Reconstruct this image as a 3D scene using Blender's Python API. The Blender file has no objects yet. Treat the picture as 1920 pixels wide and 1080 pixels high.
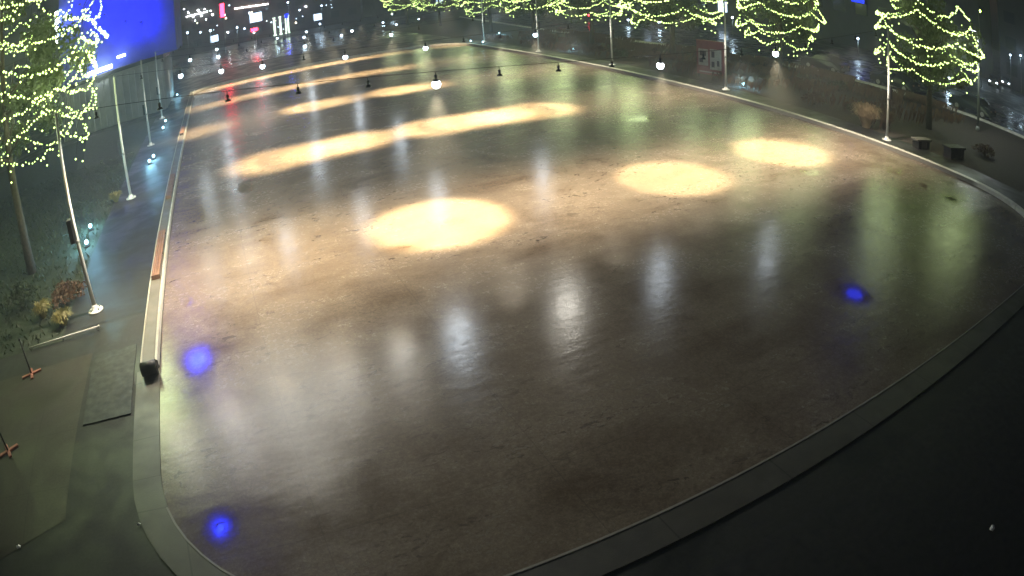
import bpy, math, random
from mathutils import Vector, Matrix
random.seed(7)
S = bpy.context.scene
COL = S.collection
PI = math.pi

# ------------------------------------------------------------------ camera model (fitted lens of the webcam)
F, K, T, R = 1316.59181, -.147811258, 0.450362120, -0.0628955765
A = math.radians(23.57)
H = 7.0

def turn(v):
    return Vector((v[0]*math.cos(A)+v[1]*math.sin(A), -v[0]*math.sin(A)+v[1]*math.cos(A), v[2]))

def ray(x, y):
    x -= 960; y = 540-y
    c, s = math.cos(R), math.sin(R)
    u = c*x-s*y; v = s*x+c*y
    r = math.hypot(u, v)/F; th = r
    for _ in range(60): th = .5*th+.5*r/(1+K*th*th)
    q = math.sin(th)/max(r, 1e-9); a = u/F*q; b = v/F*q; d = math.cos(th)
    return turn((a, d*math.cos(T)+b*math.sin(T), -d*math.sin(T)+b*math.cos(T)))

def gp(x, y, z=0.0):
    d = ray(x, y); t = (H-z)/-d.z
    return Vector((d.x*t, d.y*t, z))

def at(x, y, X=None, Y=None):
    d = ray(x, y); t = X/d.x if X is not None else Y/d.y
    return Vector((d.x*t, d.y*t, H+d.z*t))

# ------------------------------------------------------------------ materials
def mat(name, col=(.5, .5, .5), rough=.6, metal=0., spec=.5):
    m = bpy.data.materials.new(name); m.use_nodes = True
    b = m.node_tree.nodes['Principled BSDF']
    b.inputs['Base Color'].default_value = (*col, 1)
    b.inputs['Roughness'].default_value = rough
    b.inputs['Metallic'].default_value = metal
    b.inputs['Specular IOR Level'].default_value = spec
    return m

class NT:
    """small helper for node graphs"""
    def __init__(self, m):
        self.m = m; self.nt = m.node_tree; self.b = self.nt.nodes['Principled BSDF']
    def n(self, typ, **kw):
        nd = self.nt.nodes.new(typ)
        for k, v in kw.items(): setattr(nd, k, v)
        return nd
    def l(self, a, b): self.nt.links.new(a, b)
    def coord(self, scale=(1, 1, 1)):
        tc = self.n('ShaderNodeTexCoord'); mp = self.n('ShaderNodeMapping')
        mp.inputs['Scale'].default_value = scale
        self.l(tc.outputs['Object'], mp.inputs['Vector']); return mp.outputs['Vector']
    def noise(self, vec, scale, detail=4, rough=.55, dist=0.):
        t = self.n('ShaderNodeTexNoise'); t.inputs['Scale'].default_value = scale
        t.inputs['Detail'].default_value = detail; t.inputs['Roughness'].default_value = rough
        t.inputs['Distortion'].default_value = dist
        self.l(vec, t.inputs['Vector']); return t.outputs['Fac']
    def ramp(self, fac, stops):
        r = self.n('ShaderNodeValToRGB'); e = r.color_ramp.elements
        while len(e) < len(stops): e.new(.5)
        for i, (p, c) in enumerate(stops):
            e[i].position = p; e[i].color = (*c, 1) if isinstance(c, tuple) else (c, c, c, 1)
        self.l(fac, r.inputs['Fac']); return r.outputs['Color']
    def mix(self, fac, a, b, mode='MIX'):
        x = self.n('ShaderNodeMix', data_type='RGBA', blend_type=mode)
        for i, v in ((0, fac), (6, a), (7, b)):
            s = x.inputs[i]
            if isinstance(v, (int, float)): s.default_value = v if i == 0 else (v, v, v, 1)
            elif isinstance(v, tuple): s.default_value = (*v, 1)
            else: self.l(v, s)
        return x.outputs[2]
    def math(self, op, a, b=None):
        x = self.n('ShaderNodeMath', operation=op)
        for i, v in enumerate((a, b)):
            if v is None: continue
            if isinstance(v, (int, float)): x.inputs[i].default_value = v
            else: self.l(v, x.inputs[i])
        return x.outputs[0]
    def bump(self, h, strength=.3, dist=.02):
        b = self.n('ShaderNodeBump'); b.inputs['Strength'].default_value = strength
        b.inputs['Distance'].default_value = dist
        self.l(h, b.inputs['Height']); self.l(b.outputs['Normal'], self.b.inputs['Normal'])

def noisy(name, c1, c2, scale=3., rough=(.5, .7), bump=.2, metal=0., bscale=None, bdist=.01, joint=None):
    m = mat(name, c1, metal=metal); g = NT(m); v = g.coord()
    f = g.noise(v, scale, 6, .6)
    bc = g.ramp(f, [(.3, c1), (.7, c2)])
    if joint:       # open joints and grime between kerb stones
        tc = g.n('ShaderNodeTexCoord'); sp = g.n('ShaderNodeSeparateXYZ'); g.l(tc.outputs['Object'], sp.inputs[0])
        jj = g.math('MINIMUM', g.math('PINGPONG', sp.outputs[0], joint), g.math('PINGPONG', sp.outputs[1], joint))
        bc = g.mix(g.ramp(jj, [(.0, .85), (.022, .0)]), bc, tuple(x*.25 for x in c1))
        bc = g.mix(g.ramp(g.noise(v, .9, 5, .65), [(.5, .0), (.7, .55)]), bc, tuple(x*.45 for x in c1))
    g.l(bc, g.b.inputs['Base Color'])
    g.l(g.ramp(g.noise(v, scale*.6, 3), [(.3, rough[0]), (.7, rough[1])]), g.b.inputs['Roughness'])
    if bump: g.bump(g.noise(v, bscale or scale*8, 4), bump, bdist)
    return m

def emit(name, col, strength, sample=False):
    m = bpy.data.materials.new(name); m.use_nodes = True
    m.cycles.emission_sampling = 'AUTO' if sample else 'NONE'
    nt = m.node_tree; nt.nodes.clear()
    e = nt.nodes.new('ShaderNodeEmission'); o = nt.nodes.new('ShaderNodeOutputMaterial')
    e.inputs[0].default_value = (*col, 1); e.inputs[1].default_value = strength
    nt.links.new(e.outputs[0], o.inputs[0]); return m

M = {}
PUDDLES = []
def puddle(x, y, rx, ry=None, calm=0): q = gp(x, y); PUDDLES.append((q.x, q.y, rx, ry or rx, calm))
for a in ((372, 676, .42, .75, 1), (415, 990, .28, .45, 1), (366, 405, .5, 1.1), (456, 352, .4, 1.1), (1508, 322, .7, .45), (1682, 321, .7, .45),
          (1733, 350, .5, .45), (1782, 372, .55, .5), (1212, 222, .8, .6), (352, 568, .2, .2), (1602, 552, .6, .75, 1)): puddle(*a)
def rink_material():
    m = mat('wet_rink_concrete'); g = NT(m); v = g.coord()
    med = g.noise(v, .55, 6, .62, .6)
    big = g.noise(v, .13, 3, .5, .4)
    fine = g.noise(v, 7., 6, .75)
    grit = g.noise(v, 17., 3, .85)
    grit2 = g.noise(v, 42., 2, .8)
    streak = g.noise(g.coord((.22, .9, 1)), .8, 5, .6, .4)
    base = g.ramp(big, [(.32, (.186, .144, .104)), (.55, (.244, .196, .148)), (.75, (.280, .236, .186))])
    base = g.mix(g.ramp(fine, [(.38, .0), (.62, .6)]), base, (.120, .090, .062))
    base = g.mix(g.ramp(grit, [(.38, .34), (.56, .0)]), base, (.075, .056, .040))
    base = g.mix(g.ramp(grit, [(.55, .0), (.72, .26)]), base, (.36, .31, .25))
    base = g.mix(g.ramp(grit2, [(.38, .34), (.58, .0)]), base, (.09, .07, .052))
    # dark leaf litter and scuffs in loose drifts
    deb = g.math('MULTIPLY', g.ramp(g.noise(g.coord((1.4, 2.6, 1)), 2.1, 3, .7, .8), [(.57, .0), (.63, 1.)]), g.ramp(streak, [(.44, .0), (.60, 1.)]))
    base = g.mix(g.math('MULTIPLY', deb, .75), base, (.045, .032, .022))
    # damp patches
    wet = g.math('ADD', g.math('MULTIPLY', med, .55), g.math('MULTIPLY', streak, .45))
    wet = g.ramp(wet, [(.34, 1.), (.41, .6), (.54, .0)])
    # standing puddles at known places, with ragged edges
    tc = g.n('ShaderNodeTexCoord'); wob = g.n('ShaderNodeTexNoise'); wob.inputs['Scale'].default_value = 1.7; wob.inputs['Detail'].default_value = 4
    g.l(tc.outputs['Object'], wob.inputs['Vector'])
    off = g.n('ShaderNodeVectorMath', operation='MULTIPLY_ADD'); off.inputs[1].default_value = (.9, .9, 0); off.inputs[2].default_value = (-.45, -.45, 0)
    g.l(wob.outputs['Color'], off.inputs[0])
    add = g.n('ShaderNodeVectorMath', operation='ADD'); g.l(tc.outputs['Object'], add.inputs[0]); g.l(off.outputs[0], add.inputs[1])
    pd = None
    for (px, py, rx, ry, calm) in PUDDLES:
        ma = g.n('ShaderNodeVectorMath', operation='MULTIPLY_ADD'); ma.inputs[1].default_value = (1/rx, 1/ry, 0); ma.inputs[2].default_value = (-px/rx, -py/ry, 0)
        g.l(tc.outputs['Object'] if calm else add.outputs[0], ma.inputs[0]); ln = g.n('ShaderNodeVectorMath', operation='LENGTH'); g.l(ma.outputs[0], ln.inputs[0])
        pd = ln.outputs['Value'] if pd is None else g.math('MINIMUM', pd, ln.outputs['Value'])
    pud = g.ramp(g.math('MULTIPLY', pd, .5), [(.10, 1.), (.66, .0)])
    dark = g.math('MAXIMUM', wet, g.math('MULTIPLY', pud, .5))
    base = g.mix(dark, base, g.mix(1., base, (.54, .48, .43), 'MULTIPLY'))
    sp = g.n('ShaderNodeSeparateXYZ'); g.l(tc.outputs['Object'], sp.inputs[0])
    j = g.math('MINIMUM', g.math('PINGPONG', sp.outputs[0], 1.83), g.math('PINGPONG', sp.outputs[1], 1.83))
    joint = g.ramp(j, [(.0, 1.), (.015, .0)])
    base = g.mix(g.math('MULTIPLY', joint, .45), base, (.05, .040, .032))
    g.l(base, g.b.inputs['Base Color'])
    rdry = g.ramp(fine, [(.3, .21), (.7, .31)])
    rr = g.mix(wet, rdry, .16)
    g.l(g.mix(pud, rr, .02), g.b.inputs['Roughness'])
    rip = g.noise(g.coord((.6, 1.2, 1)), 3.2, 3, .5)
    h = g.math('ADD', g.math('MULTIPLY', fine, .35), g.math('MULTIPLY', rip, .8))
    h = g.math('ADD', h, g.math('MULTIPLY', grit, .16))
    h = g.mix(pud, h, g.math('MULTIPLY', rip, .025))
    g.bump(h, .24, .03)
    return m
M['rink'] = rink_material()

def paving(name, c1, c2, wetr=(.12, .45), joint=None):
    m = mat(name, c1); g = NT(m); v = g.coord()
    med = g.noise(v, .5, 5, .6, .4); fine = g.noise(v, 14, 4, .7)
    base = g.ramp(med, [(.3, c1), (.7, c2)])
    base = g.mix(g.ramp(fine, [(.35, .5), (.7, .0)]), base, tuple(x*.5 for x in c1))
    if joint:
        tc = g.n('ShaderNodeTexCoord'); sp = g.n('ShaderNodeSeparateXYZ'); g.l(tc.outputs['Object'], sp.inputs[0])
        j = g.math('MINIMUM', g.math('PINGPONG', sp.outputs[0], joint), g.math('PINGPONG', sp.outputs[1], joint))
        base = g.mix(g.ramp(j, [(.0, .7), (.014, .0)]), base, (.015, .014, .013))
    g.l(base, g.b.inputs['Base Color'])
    g.l(g.ramp(med, [(.40, wetr[0]), (.58, wetr[1])]), g.b.inputs['Roughness'])
    g.bump(fine, .25, .01)
    g.b.inputs['Specular IOR Level'].default_value = .28
    return m
M['ground'] = paving('dark_wet_paving', (.022, .023, .022), (.042, .042, .040), (.36, .64))
M['path'] = paving('wet_path_paving', (.016, .017, .017), (.030, .030, .029), (.36, .6), .6)
M['slab'] = paving('tan_slab', (.042, .036, .029), (.066, .057, .046), (.3, .55), 1.0)
M['road'] = paving('asphalt', (.030, .031, .034), (.055, .056, .060), (.08, .4))
M['mulch'] = noisy('mulch', (.018, .013, .010), (.045, .032, .022), 6, (.8, .95), .9, bscale=30, bdist=.05)
M['lawn'] = noisy('lawn_soil', (.016, .024, .012), (.030, .042, .020), 5, (.7, .95), .8, bscale=60, bdist=.04)
M['kerb'] = noisy('pale_concrete', (.50, .47, .41), (.68, .64, .56), 2.5, (.3, .6), .3, bscale=40)
M['kerb_dark'] = noisy('worn_concrete', (.050, .046, .039), (.085, .078, .066), 1.5, (.3, .55), .3, bscale=40, joint=1.1)
M['kerb_mid'] = noisy('grey_concrete', (.20, .19, .165), (.30, .28, .245), 2.5, (.3, .6), .3, bscale=40)
M['white_paint'] = noisy('white_board', (.58, .55, .50), (.78, .75, .70), 3, (.3, .5), .1, joint=1.5)
M['board'] = noisy('board_grey', (.10, .092, .08), (.16, .145, .125), 2, (.4, .6), .2)
M['wood'] = noisy('red_brown_timber', (.15, .075, .045), (.25, .13, .08), 4, (.4, .6), .3)
M['black'] = noisy('black_rubber', (.010, .010, .011), (.022, .021, .022), 8, (.4, .7), .2)
M['mat'] = noisy('green_black_mat', (.016, .022, .017), (.030, .037, .029), 7, (.5, .8), .4, bscale=80)
M['pole'] = noisy('pole_paint', (.66, .65, .60), (.80, .78, .72), 2, (.28, .42), .05)
M['pole_grey'] = noisy('grey_pole_paint', (.16, .17, .16), (.24, .25, .24), 2, (.35, .5), .05)
M['steel'] = noisy('galvanised_steel', (.35, .35, .34), (.5, .5, .48), 6, (.3, .5), .1, metal=.7)
M['cable'] = mat('cable_black', (.012, .012, .012), .5)
M['shade'] = noisy('dark_lamp_metal', (.012, .012, .013), (.025, .025, .026), 9, (.35, .5), .05)
M['bark'] = noisy('bark', (.035, .026, .018), (.085, .065, .045), 7, (.8, .95), .8, bscale=20, bdist=.05)
M['wall'] = noisy('ribbed_wall', (.32, .31, .29), (.44, .43, .40), 1.2, (.5, .7), .2)
M['blue_lit_wall'] = noisy('blue_lit_render', (.06, .09, .50), (.09, .13, .60), .6, (.6, .8), .1)  # blue of the floodlight put into the wall colour to deepen it
M['wall_dark'] = noisy('dark_facade', (.028, .030, .034), (.055, .056, .060), .7, (.4, .7), .2)
M['wall_brown'] = noisy('brown_facade', (.045, .036, .030), (.080, .064, .052), .7, (.5, .8), .3)
M['glass'] = mat('dark_window_glass', (.012, .014, .018), .08)
M['red'] = noisy('red_board', (.20, .045, .035), (.28, .07, .055), 2, (.35, .5), .1)
M['poster'] = noisy('pale_poster', (.32, .25, .19), (.46, .38, .30), 6, (.35, .5), .05)
M['ink'] = mat('dark_print', (.07, .03, .025), .5)
M['rust'] = noisy('pink_rust_metal', (.36, .13, .085), (.48, .20, .14), 8, (.45, .6), .2)
M['paper'] = mat('white_paper', (.75, .74, .70), .7)
M['car_dark'] = mat('dark_car_paint', (.018, .024, .030), .22)
M['car_silver'] = mat('silver_car_paint', (.30, .31, .32), .25, .5)
M['tyre'] = mat('tyre', (.012, .012, .012), .8)

def leafmat(name, c1, c2, tr=.35):
    m = mat(name, c1, .55); g = NT(m)
    oi = g.n('ShaderNodeObjectInfo'); v = g.coord()
    f = g.noise(v, 1.6, 3)
    g.l(g.ramp(f, [(.3, c1), (.7, c2)]), g.b.inputs['Base Color'])
    t = g.n('ShaderNodeBsdfTranslucent'); mx = g.n('ShaderNodeMixShader'); mx.inputs[0].default_value = tr
    g.l(g.ramp(f, [(.3, c1), (.7, c2)]), t.inputs['Color'])
    o = g.nt.nodes['Material Output']
    g.l(g.b.outputs[0], mx.inputs[1]); g.l(t.outputs[0], mx.inputs[2]); g.l(mx.outputs[0], o.inputs['Surface'])
    return m
M['leaf'] = leafmat('tree_leaves', (.065, .092, .035), (.105, .125, .055), .45)
M['dry'] = leafmat('dry_grass', (.32, .23, .14), (.50, .38, .24), .3)
M['yellow'] = leafmat('yellow_leaves', (.20, .17, .055), (.32, .28, .10), .3)
M['rustleaf'] = leafmat('rust_leaves', (.08, .040, .024), (.14, .075, .04), .3)
M['shrub'] = leafmat('dark_shrub', (.025, .035, .016), (.05, .065, .028), .3)

M['lens'] = emit('warm_white_lens', (1., .86, .62), 8)
M['lens_off'] = emit('dim_lens', (1., .86, .62), 3)
M['burst'] = emit('white_lamp_glow', (.86, .93, 1.), 14)
M['far_lens'] = emit('cool_lamp_glow', (.72, .90, 1.), 9)
M['uplens'] = emit('cyan_uplight_lens', (.45, .82, 1.), 7)
M['bulb'] = emit('fairy_bulb', (.72, 1., .28), 5.5)
M['bulb_far'] = emit('fairy_bulb_far', (.72, 1., .28), 5.5)
M['blue'] = emit('blue_led_panel', (.010, .030, 1.), 3., True)
M['blue_hot'] = emit('blue_floodlight', (.012, .03, 1.), 70., True)
M['blue_mid'] = emit('blue_lamp', (.012, .03, 1.), 6., True)
M['white_sign'] = emit('white_sign_light', (.80, .95, 1.), 14)
M['strip'] = emit('white_led_strip', (.85, .95, 1.), 30)
M['warmstrip'] = emit('pink_white_strip', (1., .86, .84), 30)
M['redlight'] = emit('red_signal', (1., .02, .05), 26)
M['greenlight'] = emit('green_signal', (.55, 1., .12), 60)
M['window_lit'] = emit('cool_window_light', (.60, .78, 1.), 3.5)
M['column_glow'] = emit('column_self_glow', (.78, 1., .80), 3.0)  # columns glow themselves, standing in for light falling on them
M['street'] = emit('street_lens', (.86, .95, 1.), 40)
M['headlamp'] = emit('headlamp_beam', (.80, .90, 1.), 12)
M['taillamp'] = emit('tail_lamp', (1., .15, .2), 40)

# ------------------------------------------------------------------ mesh building
class MB:
    def __init__(self): self.v = []; self.f = []; self.smooth = []; self.mi = {}; self.cur = 0
    def add(self, vs, fs, sm=False):
        o = len(self.v); self.v += [tuple(p) for p in vs]
        for f in fs:
            if self.cur: self.mi[len(self.f)] = self.cur
            self.f.append(tuple(i+o for i in f)); self.smooth.append(sm)
        return self
    def box(self, x0, y0, z0, x1, y1, z1, bev=0.):
        if bev:
            b = bev
            vs = []
            for z, i in ((z0, 0), (z1-b, 0), (z1, b)):
                vs += [(x0+i, y0+i, z), (x1-i, y0+i, z), (x1-i, y1-i, z), (x0+i, y1-i, z)]
            fs = [(3, 2, 1, 0), (8, 9, 10, 11)]
            for k in (0, 4):
                for a in range(4):
                    c = (a+1) % 4; fs.append((k+a, k+c, k+4+c, k+4+a))
            return self.add(vs, fs)
        return self.add([(x0, y0, z0), (x1, y0, z0), (x1, y1, z0), (x0, y1, z0), (x0, y0, z1), (x1, y0, z1), (x1, y1, z1), (x0, y1, z1)],
                        [(3, 2, 1, 0), (4, 5, 6, 7), (0, 1, 5, 4), (1, 2, 6, 5), (2, 3, 7, 6), (3, 0, 4, 7)])
    def tube(self, pts, rad, seg=10, caps=True):
        pts = [Vector(p) for p in pts]
        if not isinstance(rad, (list, tuple)): rad = [rad]*len(pts)
        vs = []; fs = []
        up = Vector((0, 0, 1))
        prev = None
        for i, p in enumerate(pts):
            d = (pts[min(i+1, len(pts)-1)]-pts[max(i-1, 0)]).normalized()
            a = prev if prev is not None else (up if abs(d.z) < .9 else Vector((1, 0, 0)))
            s = d.cross(a).normalized(); t = s.cross(d).normalized(); prev = t
            for k in range(seg):
                an = 2*PI*k/seg; vs.append(p+(s*math.cos(an)+t*math.sin(an))*rad[i])
        for i in range(len(pts)-1):
            for k in range(seg):
                c = (k+1) % seg; fs.append((i*seg+k, i*seg+c, (i+1)*seg+c, (i+1)*seg+k))
        self.add(vs, fs, True)
        if caps:
            n = len(self.v)-len(vs)
            self.f.append(tuple(n+k for k in reversed(range(seg)))); self.smooth.append(False)
            self.f.append(tuple(n+(len(pts)-1)*seg+k for k in range(seg))); self.smooth.append(False)
        return self
    def lathe(self, prof, c=(0, 0, 0), seg=16):
        vs = []; fs = []
        for r, z in prof:
            for k in range(seg):
                an = 2*PI*k/seg; vs.append((c[0]+r*math.cos(an), c[1]+r*math.sin(an), c[2]+z))
        for i in range(len(prof)-1):
            for k in range(seg):
                d = (k+1) % seg; fs.append((i*seg+k, i*seg+d, (i+1)*seg+d, (i+1)*seg+k))
        fs.append(tuple(reversed(range(seg)))); fs.append(tuple((len(prof)-1)*seg+k for k in range(seg)))
        return self.add(vs, fs, True)
    def ball(self, c, r, seg=10, rings=6, sz=1.):
        prof = [(max(1e-4, r*math.sin(PI*i/rings)), -r*sz*math.cos(PI*i/rings)) for i in range(rings+1)]
        return self.lathe(prof, c, seg)
    def octa(self, c, r):
        x, y, z = c
        return self.add([(x+r, y, z), (x-r, y, z), (x, y+r, z), (x, y-r, z), (x, y, z+r), (x, y, z-r)],
                        [(0, 2, 4), (2, 1, 4), (1, 3, 4), (3, 0, 4), (2, 0, 5), (1, 2, 5), (3, 1, 5), (0, 3, 5)])
    def poly(self, pts, z0, z1=None):
        n = len(pts)
        if z1 is None: return self.add([(p[0], p[1], z0) for p in pts], [tuple(range(n))])
        vs = [(p[0], p[1], z0) for p in pts]+[(p[0], p[1], z1) for p in pts]
        fs = [tuple(reversed(range(n))), tuple(range(n, 2*n))]+[(i, (i+1) % n, n+(i+1) % n, n+i) for i in range(n)]
        return self.add(vs, fs)
    def band(self, inner, outer, z0, z1, closed=False, z1o=None):
        """a strip of solid kerb between two polylines"""
        n = len(inner); z1o = z1 if z1o is None else z1o
        vs = []
        for a, b in zip(inner, outer):
            vs += [(a[0], a[1], z0), (a[0], a[1], z1), (b[0], b[1], z1o), (b[0], b[1], z0)]
        fs = []
        for i in range(n if closed else n-1):
            o = i*4; q = ((i+1) % n)*4
            for k in range(3): fs.append((o+k, o+k+1, q+k+1, q+k))
        if not closed:
            fs.append((0, 1, 2, 3)); o = (n-1)*4; fs.append((o+3, o+2, o+1, o))
        return self.add(vs, fs)
    def build(self, name, m, parent=None, loc=None):
        me = bpy.data.meshes.new(name); me.from_pydata(self.v, [], self.f)
        me.polygons.foreach_set('use_smooth', self.smooth)
        for q in (m if isinstance(m, (list, tuple)) else [m]): me.materials.append(q)
        for i_, k_ in self.mi.items(): me.polygons[i_].material_index = k_
        # consistent outward normals
        import bmesh
        bm = bmesh.new(); bm.from_mesh(me); bmesh.ops.recalc_face_normals(bm, faces=bm.faces); bm.to_mesh(me); bm.free()
        o = bpy.data.objects.new(name, me); COL.objects.link(o)
        if parent: o.parent = parent
        if loc: o.location = loc
        return o

def tag(o, label=None, cat=None, group=None, kind=None):
    if label: o['label'] = label
    if cat: o['category'] = cat
    if group: o['group'] = group
    if kind: o['kind'] = kind
    return o

def empty(name, loc, rz=0., label=None, cat=None, group=None):
    o = bpy.data.objects.new(name, None); COL.objects.link(o)
    o.location = loc; o.rotation_euler = (0, 0, rz); o.empty_display_size = .2
    return tag(o, label, cat, group)

def copy_tree(o, parent=None):
    c = o.copy(); COL.objects.link(c)
    if parent: c.parent = parent
    for ch in list(o.children): copy_tree(ch, c)
    return c

def add_light(parent, loc, typ, watts, col, size, name='glow', cone=None, blend=.5):
    ld = bpy.data.lights.new(name, typ); ld.energy = watts; ld.color = col; ld.shadow_soft_size = size
    if cone: ld.spot_size = math.radians(cone); ld.spot_blend = blend
    o = bpy.data.objects.new(name, ld); COL.objects.link(o); o.parent = parent; o.location = loc; return o

def struct(o): o['kind'] = 'structure'; return o

ORD = 'first second third fourth fifth sixth seventh eighth ninth tenth eleventh twelfth thirteenth fourteenth fifteenth sixteenth seventeenth eighteenth'.split()

# ------------------------------------------------------------------ ground, rink, paths, road
X0, X1, Y0, Y1 = -2.60, 27.0, 5.52, 74.0
def rrect(x0, y0, x1, y1, rs, seg=14):
    """rounded rectangle, radii: near-left, near-right, far-right, far-left"""
    pts = []
    for (cx, cy, r, a0) in ((x0+rs[0], y0+rs[0], rs[0], PI), (x1-rs[1], y0+rs[1], rs[1], 1.5*PI), (x1-rs[2], y1-rs[2], rs[2], 0), (x0+rs[3], y1-rs[3], rs[3], .5*PI)):
        for k in range(seg+1):
            a = a0+.5*PI*k/seg; pts.append((cx+r*math.cos(a), cy+r*math.sin(a)))
    return pts
RS = (4.2, 6.5, 5., 3.)
rink = rrect(X0, Y0, X1, Y1, RS)
struct(MB().add([(-330, -60, 0), (330, -60, 0), (330, 420, 0), (-330, 420, 0)], [(0, 1, 2, 3)]).build('ground', M['ground']))
struct(MB().poly(rink, .012).build('rink_floor', M['rink']))
# kerb all round: pale, raised on the right and at the far end; broad and low at the near end
def kerb_piece(i0, i1, w, z, name, m):
    n = len(rink); inn = []; out = []
    for i in range(i0, i1+1):
        p = Vector(rink[i % n]); a = Vector(rink[(i-1) % n]); b = Vector(rink[(i+1) % n])
        d = (b-a).normalized(); nrm = Vector((d.y, -d.x))
        inn.append(p); out.append(p+nrm*w)
    return struct(MB().band(inn, out, .002, z).build(name, m))
kerb_piece(22, 59, .36, .19, 'kerb', M['white_paint'])   # right side and far end
kerb_piece(0, 22, .62, .030, 'kerb', M['kerb_dark'])      # near end
kerb_piece(2, 22, .04, .040, 'kerb_edge', M['kerb_mid'])
struct(MB().box(X0-.62, 9.722, .002, X0-.002, 13.75, .03).build('kerb', M['kerb_dark']))
# paths and beds
struct(MB().poly([(27.38, 10.), (29.9, 10.), (29.9, 80), (27.38, 80)], .006).build('path', M['path']))
struct(MB().poly([(-6.0, 17.2), (-3.12, 17.2), (-3.12, 80), (-6.0, 80)], .006).build('path', M['path']))
street = [(47.6, 10), (47.3, 16), (47., 20.2), (46.4, 25.5), (45.7, 32.1), (44.9, 37.), (43.9, 42.5), (42.9, 50.6), (41.6, 58), (41.0, 66), (41.2, 78), (43.5, 96), (46.3, 114), (49, 130)]
bed = [(29.9, 10.)]+[(p[0]-.55, p[1]) for p in street]+[(29.9, 130)]
struct(MB().poly(bed, .010).build('planting_bed', M['mulch']))
struct(MB().poly([(-30, 16.75), (-6.02, 16.75), (-6.02, 60.5), (-30, 60.5)], .010).build('planting_bed', M['lawn']))
struct(MB().poly([(-8.9, 7.), (-4.85, 9.), (-4.72, 15.45), (-8.9, 15.3)], .008).build('pavement', M['slab']))
struct(MB().band(street, [(p[0]+.36, p[1]) for p in street], .002, .17).build('kerb', M['white_paint']))
struct(MB().poly([(p[0]+.37, p[1]) for p in street]+[(64, 130), (64, 10)], .004).build('road', M['road']))
struct(MB().poly([(-60, 96), (40, 96), (40, 150), (-60, 150)], .004).build('road', M['road']))
# walkway outside the near kerb; its unlit darkness is put into a near-black colour
struct(MB().poly([(1.0, -6), (34, -6), (34, 4.2), (20, 4.2), (1.0, 4.2)], .005).build('walkway', M['black']))

# ------------------------------------------------------------------ left barrier, bench, roll, mats
b = empty('rink_barrier', (-2.83, 13.8, 0), 0, 'long low board edging the left side of the rink, white along its top', 'barrier')
MB().box(-.24, .0, .003, .12, 60., .13, .01).build('board', M['board'], b)
MB().box(.124, .0, .003, .20, 60., .19, .012).build('top_rail', M['white_paint'], b)
MB().box(-.285, .0, .003, -.245, 60., .145, .008).build('edge_strip', M['kerb'], b)
def bench(y0, y1, label):
    e = empty('bench', (-2.89, y0, .132), 0, label, 'bench', 'timber benches on the left barrier')
    s = MB()
    for i in range(3):
        s.box(-.135+i*.095, 0, .10, -.05+i*.095, y1-y0, .14, .006)
    s.build('seat', M['wood'], e)
    for k in (0.02, .5, .98):
        yy = k*(y1-y0); MB().box(-.13, yy-.03, .0, .13, yy+.03, .098).build('leg', M['black'], e)
    MB().box(-.135, -.012, .01, .135, -.002, .14).build('end_panel', M['wood'], e)
bench(19.0, 23.4, 'red-brown timber bench on the left barrier, the one nearer the camera')
bench(28.2, 32.4, 'narrow timber bench on the left barrier, beside the second pole')
bench(44.5, 47.5, 'narrow timber bench on the left barrier, far from the camera')
e = empty('rolled_mat', (-2.83, 13.45, .046), 0, 'black rolled mat lying across the near end of the white-topped barrier', 'rolled mat')
rr = MB()
sp = [(0.0, -.19+0*.01)]
rr.tube([(-.20, 0, .165), (.20, 0, .165)], .165, 20).build('roll', M['black'], e)
for q in (-1, 1): MB().tube([(q*.205, 0, .165), (q*.215, 0, .165)], .07, 14).build('core', M['shade'], e)
tag(MB().box(-4.62, 12.05, .009, -3.32, 15.25, .028, .006).build('rubber_mat', M['mat']), 'dark green rubber mat lying on the tan paving beside the rink', 'mat')
# white rail at the bed
e = empty('edging_rail', (-4.69, 16.8, 0), 0, 'thin pale rail along the near edge of the planting bed', 'rail')
MB().tube([(0, 0, .10), (-1.3, -.06, .10), (-2.6, -.1, .10)], .028, 8).build('bar', M['pole'], e)
for k in range(3): MB().tube([(-k*1.25-.03, -k*.05, .01), (-k*1.25-.03, -k*.05, .10)], .02, 8).build('post', M['pole'], e)
MB().ball((0.02, 0, .10), .045).build('end_cap', M['pole'], e)
# stanchions with crossed feet
def stanchion(x, y, rz, label):
    e = empty('stanchion', (x, y, .009), rz, label, 'stanchion', 'stanchions on the tan paving')
    MB().tube([(0, 0, .05), (0, 0, 1.0)], [.030, .024], 10).build('post', M['black'], e)
    MB().box(-.36, -.05, .0, .36, .05, .05, .012).build('foot', M['rust'], e)
    MB().box(-.05, .055, .0, .05, .30, .05, .012).box(-.05, -.30, .0, .05, -.055, .05, .012).build('foot', M['rust'], e)
    MB().ball((0, 0, 1.02), .04).build('knob', M['black'], e)
stanchion(-6.86, 15.73-.55, .3, 'black stanchion on a pink crossed foot, beside the planting bed rail')
stanchion(-6.97, 12.09-.4, .5, 'black stanchion on a pink crossed foot, nearer the camera on tan paving')
# scraps
def scrap(p, s, label, name='paper_scrap'):
    m = MB(); n = 9
    pts = [(math.cos(2*PI*k/n)*s*random.uniform(.6, 1.1), math.sin(2*PI*k/n)*s*.6*random.uniform(.6, 1.1)) for k in range(n)]
    m.add([(a, c, .004+.03*random.random()) for a, c in pts]+[(0, 0, .045)], [(i, (i+1) % n, n) for i in range(n)])
    tag(m.build(name, M['paper'], None, (p[0], p[1], .012)), label, 'paper scrap')
scrap(gp(35, 1027), .10, 'crumpled white scrap on the dark ground below the stanchions')
scrap(gp(262, 985), .05, 'tiny pale scrap near the rounded kerb corner')
scrap(gp(1860, 992), .10, 'white scrap on the dark walkway outside the near kerb')

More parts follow.
